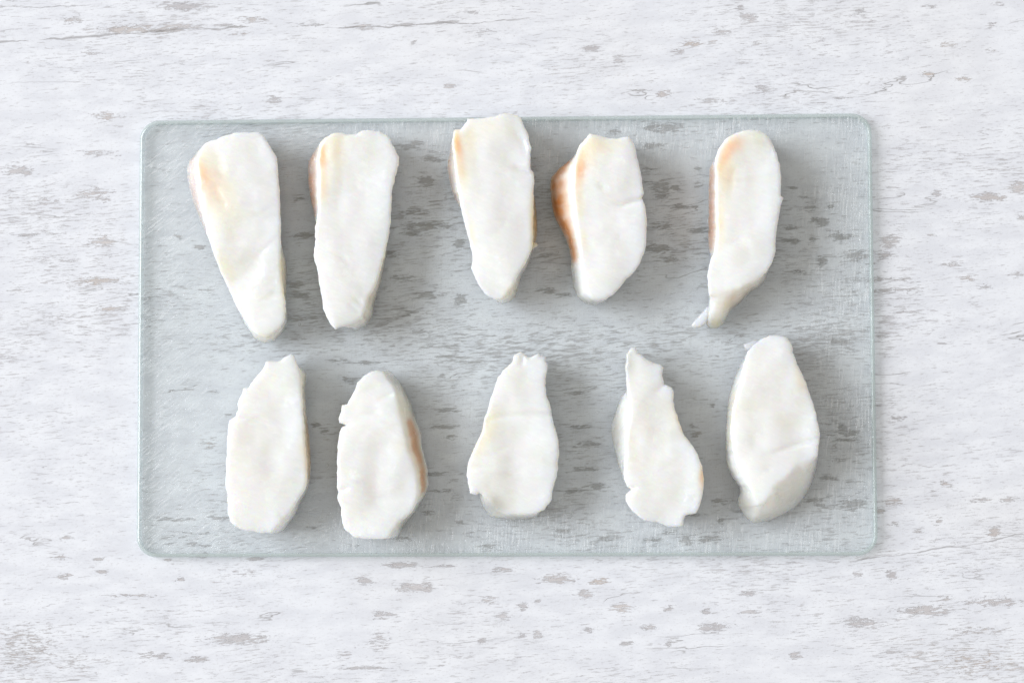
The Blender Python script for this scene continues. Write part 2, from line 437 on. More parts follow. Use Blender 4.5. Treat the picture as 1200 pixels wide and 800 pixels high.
# ------------------------------------------------------------------ the table top
# worn spots of the paint: x, y, half width, half height (photo px), amount, darkness, brown
WEAR = [
    (215,8,26,6,1,0,0),(85,24,15,4,.9,0,.3),(150,35,34,5,1,.1,.5),(195,36,25,3,1,.4,.2),(210,31,35,4,.9,0,.2),(295,23,15,4,1,0,.4),(280,40,10,3,.9,0,.6),(278,32,18,1.6,1,.9,0),
    (365,29,20,1.6,1,.8,0),(105,63,10,3,.8,0,0),(320,117,14,5,.8,.1,0),(22,200,18,8,.9,0,.1),(125,137,22,6,.8,0,.4),(115,180,26,6,.7,0,.2),(110,228,26,8,.8,0,.3),(60,236,25,5,.6,0,.2),
    (423,32,15,4,1,.1,.3),(472,29,22,2,1,.3,0),(525,26,18,1.6,1,.3,0),(570,38,15,8,.6,.1,0),(527,101,9,4,.9,0,.2),(692,57,14,4,1,0,0),(725,70,9,8,.8,0,0),(747,107,11,1.8,1,.7,0),
    (777,110,12,6,.8,0,.4),(795,60,10,5,.8,0,0),(485,50,4,4,1,.2,0),(553,14,9,3,.8,.1,0),(878,21,12,6,1,0,0),(868,10,6,5,.9,0,0),(845,38,11,4,1,.1,.1),(835,50,6,3,.9,.1,0),(810,52,14,5,.9,.1,.7),
    (880,51,14,4,.7,0,.1),(893,103,9,6,.9,0,0),(830,118,14,3,1,.2,0),(985,115,8,2,1,.4,0),(1162,30,8,5,.8,0,0),(1110,52,12,3,.8,0,1),(1130,93,10,3,1,0,1),(1088,88,11,4,.8,0,1),
    (1097,227,6,5,1,0,0),(1158,231,24,6,1,.1,.4),(1195,220,14,8,1,.1,.3),(1160,60,9,3,.7,0,.5),(1008,14,7,4,.8,.2,0),(1088,8,8,4,.8,.1,0),(1170,5,8,4,.8,.1,0),
    (35,275,14,2,1,.4,0),(120,283,22,8,.8,0,.4),(110,330,30,6,.8,.1,.7),(130,362,18,4,.9,.1,.6),(70,370,20,4,.7,0,.3),(20,340,14,3,.7,0,.1),(60,305,25,4,.6,0,.2),(120,328,24,1.8,1,.5,.2),
    (30,758,48,32,.6,0,.35),(85,775,30,14,.45,0,.3),(77,630,7,3,1,.1,.2),(75,675,10,3,1,.2,.3),(115,655,8,3,1,.4,.2),(68,652,9,3,1,.2,.2),(120,670,10,3,1,.2,.2),(150,697,34,2.4,.9,.3,.2),
    (280,748,38,7,.95,.1,.1),(180,768,22,5,.8,0,.1),(230,772,15,4,1,.2,.2),(198,655,6,3,1,.2,.2),(300,654,13,3,1,.4,0),(238,651,8,4,1,.1,0),(285,670,14,4,.8,.1,.1),(212,678,6,3,.8,0,.2),
    (427,680,10,6,1,.1,.1),(470,662,24,4,1,.2,.2),(488,688,28,6,.95,0,.2),(520,663,12,2,1,.2,0),(590,667,14,3,1,.1,.2),(653,678,22,6,1,.1,.3),(703,681,15,4,1,.1,.9),(685,696,9,6,1,0,.2),
    (613,710,6,6,1,.1,0),(630,704,4,3,1,.3,0),(727,712,13,6,.95,0,.5),(590,722,9,9,.8,0,0),(565,750,8,3,1,.2,0),(630,743,7,4,1,.1,0),(690,738,6,4,1,.1,0),(735,754,9,3,1,.4,0),(612,744,6,3,.9,0,0),
    (450,720,15,6,.8,0,.1),(445,752,14,14,.7,0,.1),(405,767,9,5,.8,0,.1),(783,712,8,4,.9,.1,.2),(760,735,12,4,.9,.1,.2),(785,754,5,3,1,.3,0),(575,703,14,5,.8,.1,.2),(430,782,34,1.8,1,.3,0),
    (877,695,11,4,1,0,0),(880,717,13,4,1,.1,0),(835,735,20,6,1,0,0),(828,716,6,4,1,.1,0),(933,768,9,5,1,.1,.1),(1005,672,6,4,1,.1,0),(1045,673,7,7,1,0,.1),(1010,729,22,6,1,.1,.1),(1085,715,34,7,1,.1,.2),
    (1110,701,8,3,1,.4,.2),(1165,705,36,6,.9,0,.2),(1150,738,40,6,.6,0,.1),(1185,585,16,3,1,.1,.2),(1165,624,8,8,1,.1,.5),(1075,622,7,3,1,.2,.2),(1050,614,6,3,1,.5,.2),(1100,610,5,6,.8,.1,.2),
    (1108,567,9,3,1,.1,.5),(1150,586,22,2.4,.9,.1,.2),(1046,588,12,6,1,.3,.4),(1030,598,8,4,1,.5,.3),(1145,775,46,22,.55,.1,.9),(1060,340,20,3,.8,.3,0),
    (1042,283,12,9,1,.3,.1),(1035,300,14,6,.9,.4,.1),(1040,327,32,2.4,1,.6,.1),(1036,341,22,2.4,1,.6,.1),(1115,310,13,3,1,.1,.1),(1090,275,7,2,1,.2,.1),(1135,326,10,3,.9,0,.5),(1155,336,9,3,1,.2,0),
    (1105,403,7,2,1,.2,0),(1053,490,16,2.6,1,.3,0),(1190,322,10,4,.8,0,.2),(1056,366,20,2,.8,.1,0),(1032,395,8,2,1,.4,0),(1200,255,9,3,1,.2,.2),(1030,475,6,3,.9,.4,0),
    (488,168,9,4,1,.4,0),(505,186,13,4,1,.6,0),(500,213,12,8,1,.8,0),(478,172,16,5,.9,.5,0),(485,249,18,4,1,.9,.1),(350,233,9,1.8,1,1,.1),(357,276,16,4.5,1,1,.2),(500,265,28,6,1,.9,.1),
    (485,273,13,3,1,1,0),(540,286,9,6,1,.9,0),(455,298,12,5,.9,.8,.1),(470,326,14,4,.9,.7,0),(500,346,18,5,1,.8,0),(540,352,9,8,1,.7,0),(345,334,12,4,.9,.9,.2),(352,345,14,3,.9,.9,.1),(350,372,16,4,.8,.7,.1),
    (775,222,13,12,1,.85,0),(796,242,15,2.6,1,1,0),(775,265,13,4,1,1,.1),(820,270,16,3.4,1,1,0),(792,221,8,5,1,.9,0),(780,150,26,7,1,.5,0),(765,171,13,4,1,.6,0),(818,198,5,4,1,.9,0),(818,216,5,4,1,.9,0),
    (760,198,12,3,.9,.7,0),(758,213,10,2,1,1,0),(770,291,22,5,1,.9,.1),(785,304,14,4,.9,.8,.1),(720,155,9,4,1,.5,0),(930,220,6,2.6,1,1,0),(942,231,8,2.4,1,1,0),(950,244,11,3.6,1,1,0),(973,242,4.5,4,1,1,0),
    (960,257,15,3,1,1,0),(963,262,8,5,1,1,0),(928,282,13,4.5,1,.95,0),(985,277,14,6,1,.9,0),(953,280,5,4,1,1,0),(926,267,8,3,1,.9,0),(962,306,8,6,1,.9,0),(1003,300,16,7,1,.6,0),(935,318,10,3,.9,.9,0),
    (765,632,12,3,1,.8,0),(805,634,9,5,1,.6,0),(832,631,15,5,1,.6,0),(845,610,7,4,1,.7,0),(710,630,9,4,1,.7,0),(660,622,10,3,.9,.6,0),(1000,591,22,8,.9,.5,0),(812,602,12,3,1,.9,.1),(540,612,8,3,1,.8,0),
    (413,578,7,2,1,.9,0),(380,505,7,2.4,1,1,0),(368,497,8,3,1,1,0),(410,445,12,4,1,.9,0),(430,425,20,2.6,1,.8,0),(395,421,18,2,.9,.8,0),(530,418,16,2.6,1,.7,0),(545,424,20,2,.9,.6,0),(520,405,30,2,.9,.6,0),
    (983,399,16,4,1,.5,0),(985,500,6,4,1,1,0),(992,508,16,2.4,1,1,0),(990,515,16,2,1,1,0),(970,560,14,3,1,.9,0),(955,586,14,3,1,.9,0),(965,592,12,2,1,.9,0),(985,540,12,2.4,.9,.8,0),(1000,565,16,2,.9,.7,0),
    (845,587,14,4,1,.9,.1),(500,600,10,3,1,.8,0),(470,630,14,3,.9,.7,0),(575,640,12,3,.8,.6,0),(365,618,8,2,1,.8,0),(200,608,30,2.4,1,.5,0),(260,607,20,2,1,.4,0),(196,637,8,2,1,.4,0),(225,638,10,2.4,1,.3,0),
    (240,640,10,2,.9,.3,0),(505,555,20,3,1,.9,0),(515,575,20,2.4,1,.9,0),(680,500,14,3,1,.9,0),(690,520,16,3,1,.9,0),(685,550,18,3,1,.9,0),(675,575,20,3,1,.9,0),(700,570,10,5,1,.8,0),(675,460,8,3,.9,.8,0),
    (525,480,14,3,1,.8,0),(520,500,18,4,1,.8,0),(530,512,10,2.4,1,.9,0),(740,425,8,3,.8,.7,0),(810,498,5,3,1,1,.2),(815,508,10,4,1,.9,.3),(835,475,4,3,1,.8,.1),(640,300,10,3,.9,.9,.1),(655,225,12,3,1,1,.2),
    (640,340,14,4,.9,.9,0),(660,345,10,3,.9,.9,0),(235,290,9,3,1,.3,.1),(210,278,8,3,.9,.3,.2),(238,340,8,2,.9,.2,0),(245,520,12,8,.6,.2,.5),(250,460,8,2,1,.5,0),(268,486,6,2,1,.6,0),(235,560,6,10,.5,.2,.5),
]


# how thickly the fine flecks lie: x, y, half width, half height (photo px), amount
DENSITY = [(560, 260, 260, 110, .5), (900, 260, 130, 90, .35), (600, 400, 330, 40, .5), (600, 560, 220, 90, .45), (1000, 520, 90, 110, .3), (480, 60, 90, 40, .15), (80, 330, 110, 80, .3),
           (60, 760, 120, 60, .3), (300, 540, 60, 60, .1), (820, 60, 160, 60, .15), (1100, 330, 120, 120, .15), (1100, 770, 140, 40, .5), (330, 730, 80, 30, -.2), (600, 780, 120, 40, -.15), (330, 100, 120, 40, -.1), (1130, 130, 90, 90, -.1), (1130, 450, 80, 60, -.15)]


def build_table():
    xs = np.concatenate([np.linspace(-1.1, -0.23, 12)[:-1], np.arange(-0.23, 0.2301, 0.00105), np.linspace(0.23, 1.1, 12)[1:]])
    ys = np.concatenate([np.linspace(-0.85, -0.165, 10)[:-1], np.arange(-0.165, 0.1651, 0.00105), np.linspace(0.165, 0.85, 10)[1:]])
    X, Y = np.meshgrid(xs, ys)
    P = np.stack([X, Y, np.zeros_like(X)], -1).reshape(-1, 3)
    uv = project(P)
    W = np.zeros((len(P), 4), np.float32)
    W[:, 3] = 0.40
    for (cx, cy, rx, ry, a) in DENSITY:
        W[:, 3] += 0.6 * a * np.exp(-((uv[:, 0] - cx) / rx) ** 2 - ((uv[:, 1] - cy) / ry) ** 2)
    for (cx, cy, rx, ry, a, dk, br) in WEAR:
        near = np.nonzero((abs(uv[:, 0] - cx) < rx * 2.4) & (abs(uv[:, 1] - cy) < ry * 2.4 + 3))[0]
        ddx = (uv[near, 0] - cx) / rx
        ddy = (uv[near, 1] - cy) / max(ry, 2.0)
        r2 = ddx ** 2 + ddy ** 2
        f = a * np.exp(-0.75 * r2 ** 1.25)
        W[near, 0] = np.maximum(W[near, 0], f)
        f2 = np.exp(-0.35 * r2)
        W[near, 1] = np.maximum(W[near, 1], dk * f2)
        W[near, 2] = np.maximum(W[near, 2], br * f2)
    nx, ny = len(xs), len(ys)
    idx = np.arange(nx * ny).reshape(ny, nx)
    q = np.stack([idx[:-1, :-1], idx[:-1, 1:], idx[1:, 1:], idx[1:, :-1]], -1).reshape(-1, 4)
    # thickness: a skirt and an underside
    n = len(P)
    low = np.array([[-1.1, -0.85, -0.03], [1.1, -0.85, -0.03], [1.1, 0.85, -0.03], [-1.1, 0.85, -0.03]])
    V = np.concatenate([P, low])
    W = np.concatenate([W, np.zeros((4, 4), np.float32)])
    F = q.tolist()
    F += [[n + 3, n + 2, n + 1, n],
          [n, n + 1] + idx[0, ::-1].tolist(), [n + 1, n + 2] + idx[::-1, -1].tolist(),
          [n + 2, n + 3] + idx[-1, :].tolist(), [n + 3, n] + idx[:, 0].tolist()]
    o = link_mesh("table_top", V, F, [M_WOOD], colors=W, smooth=False, attr="wear")
    o["kind"] = "structure"
    o["label"] = "white painted wooden table top with chipped grey flecks and fine cracks"
    return o


build_table()


# ------------------------------------------------------------------ the glass board
def build_board():
    rc, re = 0.0082, 0.0014
    def outline(inset):
        pts = []
        r = rc - inset
        for cx, cy, a0 in ((1, 1, 0), (-1, 1, 90), (-1, -1, 180), (1, -1, 270)):
            for k in range(13):
                a = math.radians(a0 + 90 * k / 12)
                pts.append(((BW / 2 - rc) * cx + r * math.cos(a), (BH / 2 - rc) * cy + r * math.sin(a)))
        return pts
    rings = []
    for k in range(7):
        a = math.pi / 2 * k / 6
        rings.append((re * (1 - math.sin(a)), Z0 + re * (1 - math.cos(a))))
    for k in range(7):
        a = math.pi / 2 * k / 6
        rings.append((re * (1 - math.cos(a)), Z1 - re * (1 - math.sin(a))))
    V, F = [], []
    for ins, z in rings:
        V += [(x, y, z) for x, y in outline(ins)]
    n = 52
    for r in range(len(rings) - 1):
        for i in range(n):
            j = (i + 1) % n
            F.append((r * n + i, r * n + j, (r + 1) * n + j, (r + 1) * n + i))
    F.append(tuple(reversed(range(n))))
    F.append(tuple(range((len(rings) - 1) * n, len(rings) * n)))
    o = link_mesh("glass_cutting_board", V, F, [M_GLASS, M_GLASS_T, M_EDGE])
    for p in o.data.polygons[:len(F) - 2]:
        p.material_index = 2
    o.data.polygons[len(F) - 1].material_index = 1
    o.data.polygons[len(F) - 1].use_smooth = False
    o.data.polygons[len(F) - 2].use_smooth = False
    return tag(o, "clear rectangular glass cutting board with rounded corners under all the fish", "cutting board")


build_board()

# ------------------------------------------------------------------ the fish
PEARL = np.array([0.926, 0.931, 0.918])
ZB = Z1 + 0.00015
STEP = 1.6


def resample(pts, closed=True, step=1.5):
    pts = np.asarray(pts, float)
    if closed:
        pts = np.vstack([pts, pts[:1]])
    seg = np.hypot(*(pts[1:, :2] - pts[:-1, :2]).T)
    L = np.concatenate([[0], np.cumsum(seg)])
    n = max(int(L[-1] / step), 8)
    t = np.linspace(0, L[-1], n, endpoint=not closed)
    out = np.stack([np.interp(t, L, pts[:, k]) for k in range(pts.shape[1])], -1)
    return out, np.interp(t, L, np.arange(len(pts)))


def smooth_closed(a, k=1):
    for _ in range(k):
        a = 0.25 * np.roll(a, 1, 0) + 0.5 * a + 0.25 * np.roll(a, -1, 0)
    return a


def fbm(x, y, z, oct=4):
    return mnoise.fractal(Vector((x, y, z)), 0.8, 2.1, oct)


def seg_dist(P, A):
    """distance of points P to the closed polyline A"""
    B = np.roll(A, -1, 0)
    d = np.full(len(P), 1e9)
    for a, b in zip(A, B):
        ab = b - a
        t = np.clip(((P - a) @ ab) / max(ab @ ab, 1e-9), 0, 1)
        d = np.minimum(d, np.hypot(*(P - a - t[:, None] * ab).T))
    return d


def line_dist(P, L):
    L = np.asarray(L, float)
    d = np.full(len(P), 1e9)
    for a, b in zip(L[:-1], L[1:]):
        ab = b - a
        t = np.clip(((P - a) @ ab) / max(ab @ ab, 1e-9), 0, 1)
        d = np.minimum(d, np.hypot(*(P - a - t[:, None] * ab).T))
    return d


def inside(P, A):
    B = np.roll(A, -1, 0)
    c = np.zeros(len(P), bool)
    for a, b in zip(A, B):
        if a[1] == b[1]:
            continue
        hit = ((a[1] > P[:, 1]) != (b[1] > P[:, 1])) & (P[:, 0] < (b[0] - a[0]) * (P[:, 1] - a[1]) / (b[1] - a[1]) + a[0])
        c ^= hit
    return c


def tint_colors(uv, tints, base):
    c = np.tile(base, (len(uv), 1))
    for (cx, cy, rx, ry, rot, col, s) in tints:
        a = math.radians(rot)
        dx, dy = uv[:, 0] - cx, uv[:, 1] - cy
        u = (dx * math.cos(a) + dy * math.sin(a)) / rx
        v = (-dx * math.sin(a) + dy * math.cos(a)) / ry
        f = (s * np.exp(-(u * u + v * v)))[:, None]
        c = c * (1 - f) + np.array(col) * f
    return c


def flake(p, seed):
    """the faint steps between muscle flakes, running across the cut face"""
    q = (p[1] + 0.35 * (p[0] if int(seed) % 2 else -p[0]) + 16 * fbm(p[0] * 0.016, p[1] * 0.016, seed + 90, 2)) / 27.0 + seed
    f = q - math.floor(q)
    amp = max(0.0, fbm(p[0] * 0.03, p[1] * 0.03, seed + 95, 2) + 0.15)
    return 0.00034 * amp * (f ** 3)


def build_body(name, outline, H, tilt=(0, 0), tints=(), creases=(), membranes=(), zb=0.0022, seed=0.0, parent=None, rim=1.3, rough=1.0, base=PEARL, floor=None):
    """one piece of fish: cut top face, walls down to the glass, flat underside.
    outline: (x, y) of the cut face's edge in the photograph, or (x, y, xb, yb) with the foot of the wall there."""
    floor = ZB if floor is None else floor
    o4 = np.array([(p if len(p) == 4 else (p[0], p[1], np.nan, np.nan)) for p in outline], float)
    cen = o4[:, :2].mean(0)
    # walls without a visible foot fall straight or a little inwards
    nxt, prv = np.roll(o4[:, :2], -1, 0), np.roll(o4[:, :2], 1, 0)
    tg = nxt - prv
    tg /= np.maximum(np.hypot(*tg.T), 1e-6)[:, None]
    nrm = np.stack([-tg[:, 1], tg[:, 0]], -1)
    area = 0.5 * np.sum(o4[:, 0] * nxt[:, 1] - nxt[:, 0] * o4[:, 1])
    if area > 0:
        nrm = -nrm
    hid = np.isnan(o4[:, 2])
    o4[hid, 2:] = o4[hid, :2] - nrm[hid] * 3.0
    S, param = resample(o4, True, 1.5)
    S[:, 2:] = smooth_closed(S[:, 2:], 2)
    N = len(S)
    for i in range(N):
        jx = fbm(S[i, 0] * 0.11, S[i, 1] * 0.11, seed) * 0.7 * rough
        jy = fbm(S[i, 0] * 0.11, S[i, 1] * 0.11, seed + 9) * 0.7 * rough
        jx += fbm(S[i, 0] * 0.19, S[i, 1] * 0.19, seed + 60, 3) * 0.5 * rough
        jy += fbm(S[i, 0] * 0.19, S[i, 1] * 0.19, seed + 70, 3) * 0.5 * rough
        S[i] += (jx, jy, jx * 0.5, jy * 0.5)
    top = S[:, :2]

    def height(P):
        h = np.full(len(P), H, float)
        h += (P[:, 0] - cen[0]) * tilt[0] + (P[:, 1] - cen[1]) * tilt[1]
        for i, p in enumerate(P):
            h[i] += 0.0013 * fbm(p[0] * 0.020, p[1] * 0.014, seed + 3, 2) + flake(p, seed) + 0.00010 * fbm(p[0] * 0.10, p[1] * 0.13, seed + 5, 3)
        for line, dep, w in creases:
            d = line_dist(P, line)
            La, Lb = np.array(line[0], float), np.array(line[-1], float)
            ln = max(np.hypot(*(Lb - La)), 1.0)
            da = np.hypot(*(P - La).T) / ln
            db = np.hypot(*(P - Lb).T) / ln
            if 0 < seg_dist(La[None], top)[0] < 6:      # runs out to the rim
                da = da * 0 + 1
            if 0 < seg_dist(Lb[None], top)[0] < 6:
                db = db * 0 + 1
            fade = np.clip(np.minimum(da, db) * 2.6, 0, 1)
            h -= 1.35 * dep * np.exp(-(d / w) ** 2) * fade
        return h
    # top face points
    x0, y0 = top.min(0)
    x1, y1 = top.max(0)
    rows = []
    k = 0
    yy = y0
    while yy < y1:
        xx = np.arange(x0 + (k % 2) * STEP * 0.9, x1, STEP * 1.8)
        rows.append(np.stack([xx, np.full_like(xx, yy)], -1))
        yy += STEP * 1.55
        k += 1
    G = np.vstack(rows)
    G = G[inside(G, top)]
    dG = seg_dist(G, top)
    G, dG = G[dG > 0.9], dG[dG > 0.9]
    allp = np.vstack([top, G])
    res = delaunay_2d_cdt([Vector(p) for p in allp], [(i, (i + 1) % N) for i in range(N)], [], 1, 1e-5)
    vco, tri = np.array([tuple(v) for v in res[0]]), res[2]
    mapping = {}
    for i, orig in enumerate(res[3]):
        for q in orig:
            mapping[q] = i
    dist = np.zeros(len(vco))
    src = np.full(len(vco), -1)
    for q, i in mapping.items():
        dist[i] = 0 if q < N else dG[q - N]
    zt = height(vco)
    e = np.clip(dist / rim, 0, 1)
    zt -= 0.0004 * (1 - np.sqrt(1 - (1 - e) ** 2))
    V = unproject(vco[:, 0], vco[:, 1], zt)
    faces = []
    UV = [vco]
    # walls
    ring0 = np.array([mapping[i] for i in range(N)])
    ztop = zt[ring0]
    rings = [ring0]
    zfoot = floor + zb
    T = np.linspace(0, 1, 13)[1:]
    nv = len(V)
    parts = [V]
    wallpos = [V[ring0]]
    for t in T:
        b = math.sin(t * math.pi / 2)
        s = 0.55 * t + 0.45 * b
        z = ztop + (zfoot - ztop) * (0.6 * t + 0.4 * (1 - math.cos(t * math.pi / 2)))
        p = S[:, :2] * (1 - s) + S[:, 2:] * s
        for i in range(N):
            w = (math.sin(t * math.pi) * 0.9 + 0.25) * 0.5
            p[i, 0] += fbm(S[i, 0] * 0.06, S[i, 1] * 0.06, seed + 20 + t * 1.6) * w * 0.9
            p[i, 1] += fbm(S[i, 0] * 0.06, S[i, 1] * 0.06, seed + 40 + t * 1.6) * w * 0.9
        parts.append(unproject(p[:, 0], p[:, 1], z))
        wallpos.append(parts[-1])
        UV.append(p)
        rings.append(np.arange(nv, nv + N))
        nv += N
    # tuck under
    foot = S[:, 2:]
    c2 = foot.mean(0)
    for ins, z in ((1.2, floor + zb * 0.35), (3.2, floor)):
        dv = c2 - foot
        p = foot + dv / np.maximum(np.hypot(*dv.T), 1)[:, None] * ins
        parts.append(unproject(p[:, 0], p[:, 1], z))
        UV.append(p)
        rings.append(np.arange(nv, nv + N))
        nv += N
    V = np.vstack(parts)
    uv = np.vstack(UV)
    flip = area > 0          # picture y runs down: positive area is clockwise in the place
    for f in tri:
        faces.append(tuple(f))
    for r0, r1 in zip(rings[:-1], rings[1:]):
        for i in range(N):
            j = (i + 1) % N
            faces.append((int(r0[i]), int(r0[j]), int(r1[j]), int(r1[i])))
    last = rings[-1]
    faces.append(tuple(int(q) for q in last))
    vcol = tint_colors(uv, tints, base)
    thin = np.zeros(len(uv))
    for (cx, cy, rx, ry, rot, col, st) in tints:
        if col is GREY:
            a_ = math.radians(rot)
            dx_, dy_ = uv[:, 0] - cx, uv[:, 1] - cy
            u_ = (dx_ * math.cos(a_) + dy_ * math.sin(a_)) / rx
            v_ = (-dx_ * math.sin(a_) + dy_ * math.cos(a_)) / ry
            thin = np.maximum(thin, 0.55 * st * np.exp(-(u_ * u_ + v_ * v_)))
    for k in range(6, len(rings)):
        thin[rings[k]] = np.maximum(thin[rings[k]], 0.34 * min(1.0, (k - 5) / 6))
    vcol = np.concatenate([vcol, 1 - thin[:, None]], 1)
    memcols = []
    for (i0, i1, t0, t1, cols, lab) in membranes:
        ks = np.linspace(0, 1, len(cols))
        for k in range(1, 13):
            tt = (k / 12 - t0) / (t1 - t0)
            ids = rings[k]
            u = (param - i0) / (i1 - i0)
            f = np.clip(np.minimum(u, 1 - u) * 11, 0, 1)
            f = f * f * (3 - 2 * f) * np.clip((tt + 0.05) * 6, 0, 1)
            f = f * np.clip([1.0 + 0.7 * fbm(a * 0.05, b * 0.05, seed + 80 + k * 0.12, 3) for a, b in S[:, :2]], 0, 1)
            cc = np.stack([np.interp(tt, ks, [q[c] for q in cols]) for c in range(3)])
            ok = (u > 0) & (u < 1)
            vcol[ids[ok], :3] = vcol[ids[ok], :3] * (1 - f[ok, None]) + cc * f[ok, None]
            vcol[ids[ok], 3] = 1 - (1 - vcol[ids[ok], 3]) * (1 - f[ok])
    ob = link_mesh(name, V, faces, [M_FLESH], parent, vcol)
    bm = bmesh.new()
    bm.from_mesh(ob.data)
    bmesh.ops.triangulate(bm, faces=[f for f in bm.faces if len(f.verts) > 4])
    bmesh.ops.recalc_face_normals(bm, faces=bm.faces)
    bm.to_mesh(ob.data)
    bm.free()
    # skin-side membranes: thin sheets that hug part of the wall
    Wp = np.stack(wallpos)                      # ring, point, xyz
    ctr = V.mean(0)
    for (i0, i1, t0, t1, cols, lab) in membranes:
        sel = np.nonzero((param >= i0) & (param <= i1))[0]
        rr = [k for k in range(len(Wp)) if t0 <= k / 12 <= t1]
        g = Wp[np.ix_(rr, sel)]
        m, n = g.shape[:2]
        du = np.gradient(g, axis=1)
        dv = np.gradient(g, axis=0)
        nn = np.cross(du, dv)
        nn /= np.maximum(np.linalg.norm(nn, axis=-1, keepdims=True), 1e-9)
        if np.sum(nn * (g - ctr)) < 0:
            nn = -nn
        a = np.sin(np.linspace(0, 1, n) * math.pi) ** 0.6
        b = np.sin(np.linspace(0.0, 1, m) * math.pi) ** 0.5
        off = 0.00030 * np.outer(b, a) - 0.00008
        g = g + nn * off[..., None]
        uvm = project(g.reshape(-1, 3))
        f = [(r * n + c, r * n + c + 1, (r + 1) * n + c + 1, (r + 1) * n + c) for r in range(m - 1) for c in range(n - 1)]
        cc = np.concatenate([vcol[rings[k][sel], :3] for k in rr])
        cc = 1 - (1 - np.clip(cc * 1.05, 0, 1)) * (0.30 * np.outer(b, a)).ravel()[:, None]
        mo = link_mesh("skin_membrane", g.reshape(-1, 3), f, [M_MEMBRANE], ob, cc)
        if lab:
            mo["label"] = lab
    return ob


PEACH = (0.95, 0.60, 0.37)
CREAM = (0.93, 0.82, 0.67)
YELLOW = (0.88, 0.73, 0.42)
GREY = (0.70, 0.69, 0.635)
TAN = (0.80, 0.60, 0.42)
WHITE = (0.972, 0.972, 0.966)
PINKISH = [(0.90, 0.84, 0.82), (0.86, 0.74, 0.70), (0.88, 0.80, 0.76)]
SALMON = [(0.92, 0.86, 0.82), (0.82, 0.58, 0.46), (0.78, 0.54, 0.40)]
BROWN = [(0.94, 0.90, 0.86), (0.88, 0.72, 0.60), (0.74, 0.40, 0.18), (0.70, 0.36, 0.14), (0.72, 0.42, 0.20)]
OCHRE = [(0.90, 0.78, 0.50), (0.88, 0.66, 0.26), (0.84, 0.60, 0.22)]
GRP = "pieces of raw white fish in two rows on the glass board"
FISH = []


def fish(label, *a, **k):
    o = build_body("fish_piece", *a, **k)
    FISH.append(tag(o, label, "fish piece", GRP))
    return o


P1 = [(304,155),(292,155),(280,155.6),(268,157.5),(256,162),(241,168,239,168),(233,178,229,179),(229,190,221,189),(230,200,218.5,199),(232.5,212,220,212),(233,224,223,224),(235,236,226,236),(237,248,231,250),(240,262,236.5,263),(243,276,242,277),(250,296),(255,309),(260,322),(265,333),(270,344),(276,356),(281,365,282,370),(287,376,289,384),(293,384,297,396),(301,391,304,401),(310,394,312,402.5),(320,391,321,400),(328,384,331,390),(333,375,337,378),(335,362,336.5,366),(334,350,335.5,352),(331,334,336,337),(329.5,318,336,320),(328.6,306,335.6,308),(328.8,295,333,297),(329,281,329.5,283),(329,260),(328.5,244),(328,228),(327,212),(325.6,196),(324,184),(320,177),(316,170),(308,158)]
fish("longest wedge shaped fish piece with faint peach blush, far left corner of glass", P1, 0.0205,
     tilt=(0.000004, -0.000004), seed=1.3,
     tints=[(238,204,7,18,-22,PEACH,.85),(254,222,22,42,-25,CREAM,.75),(258,315,12,26,-25,CREAM,.5),(310,395,30,10,0,CREAM,.4),(334,318,6,40,0,YELLOW,.7),(300,180,30,22,0,(.935,.925,.89),.6),(290,355,22,26,0,WHITE,.8)],
     creases=[([(270,160),(256,178),(258,200),(272,216)],.00025,6),([(245,205),(262,240),(268,270)],.0002,5),([(300,300),(325,278)],.0003,2),([(312,345),(335,343)],.0003,2.5)],
     membranes=[(6,14,.08,.95,PINKISH,None)])

P2 = [(432,153),(424,153.6),(417,157.5),(409,158),(400,155.6),(390,156.4),(380,162),(374,169,373,170),(372.5,179,366,180),(372,190,361,190),(373,202,360.6,203),(373,214,361,214),(372.4,226,362.5,226),(373,238,364.5,238),(372.5,248,367,248),(371,257,368.5,257),(369,268),(369.6,280),(368.5,291),(367.6,302),(371.6,314),(374,332),(376,342),(378,352),(378.6,362),(380.5,365),(383,372),(389,382),(394,387),(396,384),(403,382,406,384),(416,378,417,388),(424,372,430,381),(428,360,437.5,369),(432,348,439,354),(440,334,443,342),(444,324,447,329),(448,310,450,313),(452,294,453.5,296),(456,278),(458,260),(458.5,250),(459,234),(460,222),(463,208),(464.5,202),(467.6,194),(467.6,184),(464,176),(459,168),(457.5,163),(452,158),(444,154)]
p2 = fish("fish piece with a peach stripe beside pink skin, second in the far row", P2, 0.0215, seed=4.7,
     tints=[(376,199,6,3,-25,WHITE,.9),(378,183,5,17,0,PEACH,1),(379,215,5,22,0,CREAM,.9),(392,180,12,24,0,CREAM,.5),(395,160,25,10,0,CREAM,.35),(438,350,8,40,20,CREAM,.6),(450,310,4,30,10,YELLOW,.4),(408,300,26,50,0,WHITE,.5),(430,240,20,40,0,WHITE,.5)],
     creases=[([(400,160),(398,200),(405,235)],.0002,6),([(385,295),(400,300),(412,310)],.0004,3),([(420,365),(405,352)],.0004,2),([(425,358),(412,345)],.0004,2)],
     membranes=[(7,15,.1,.95,SALMON,"pink skin edge with a pale shine")])

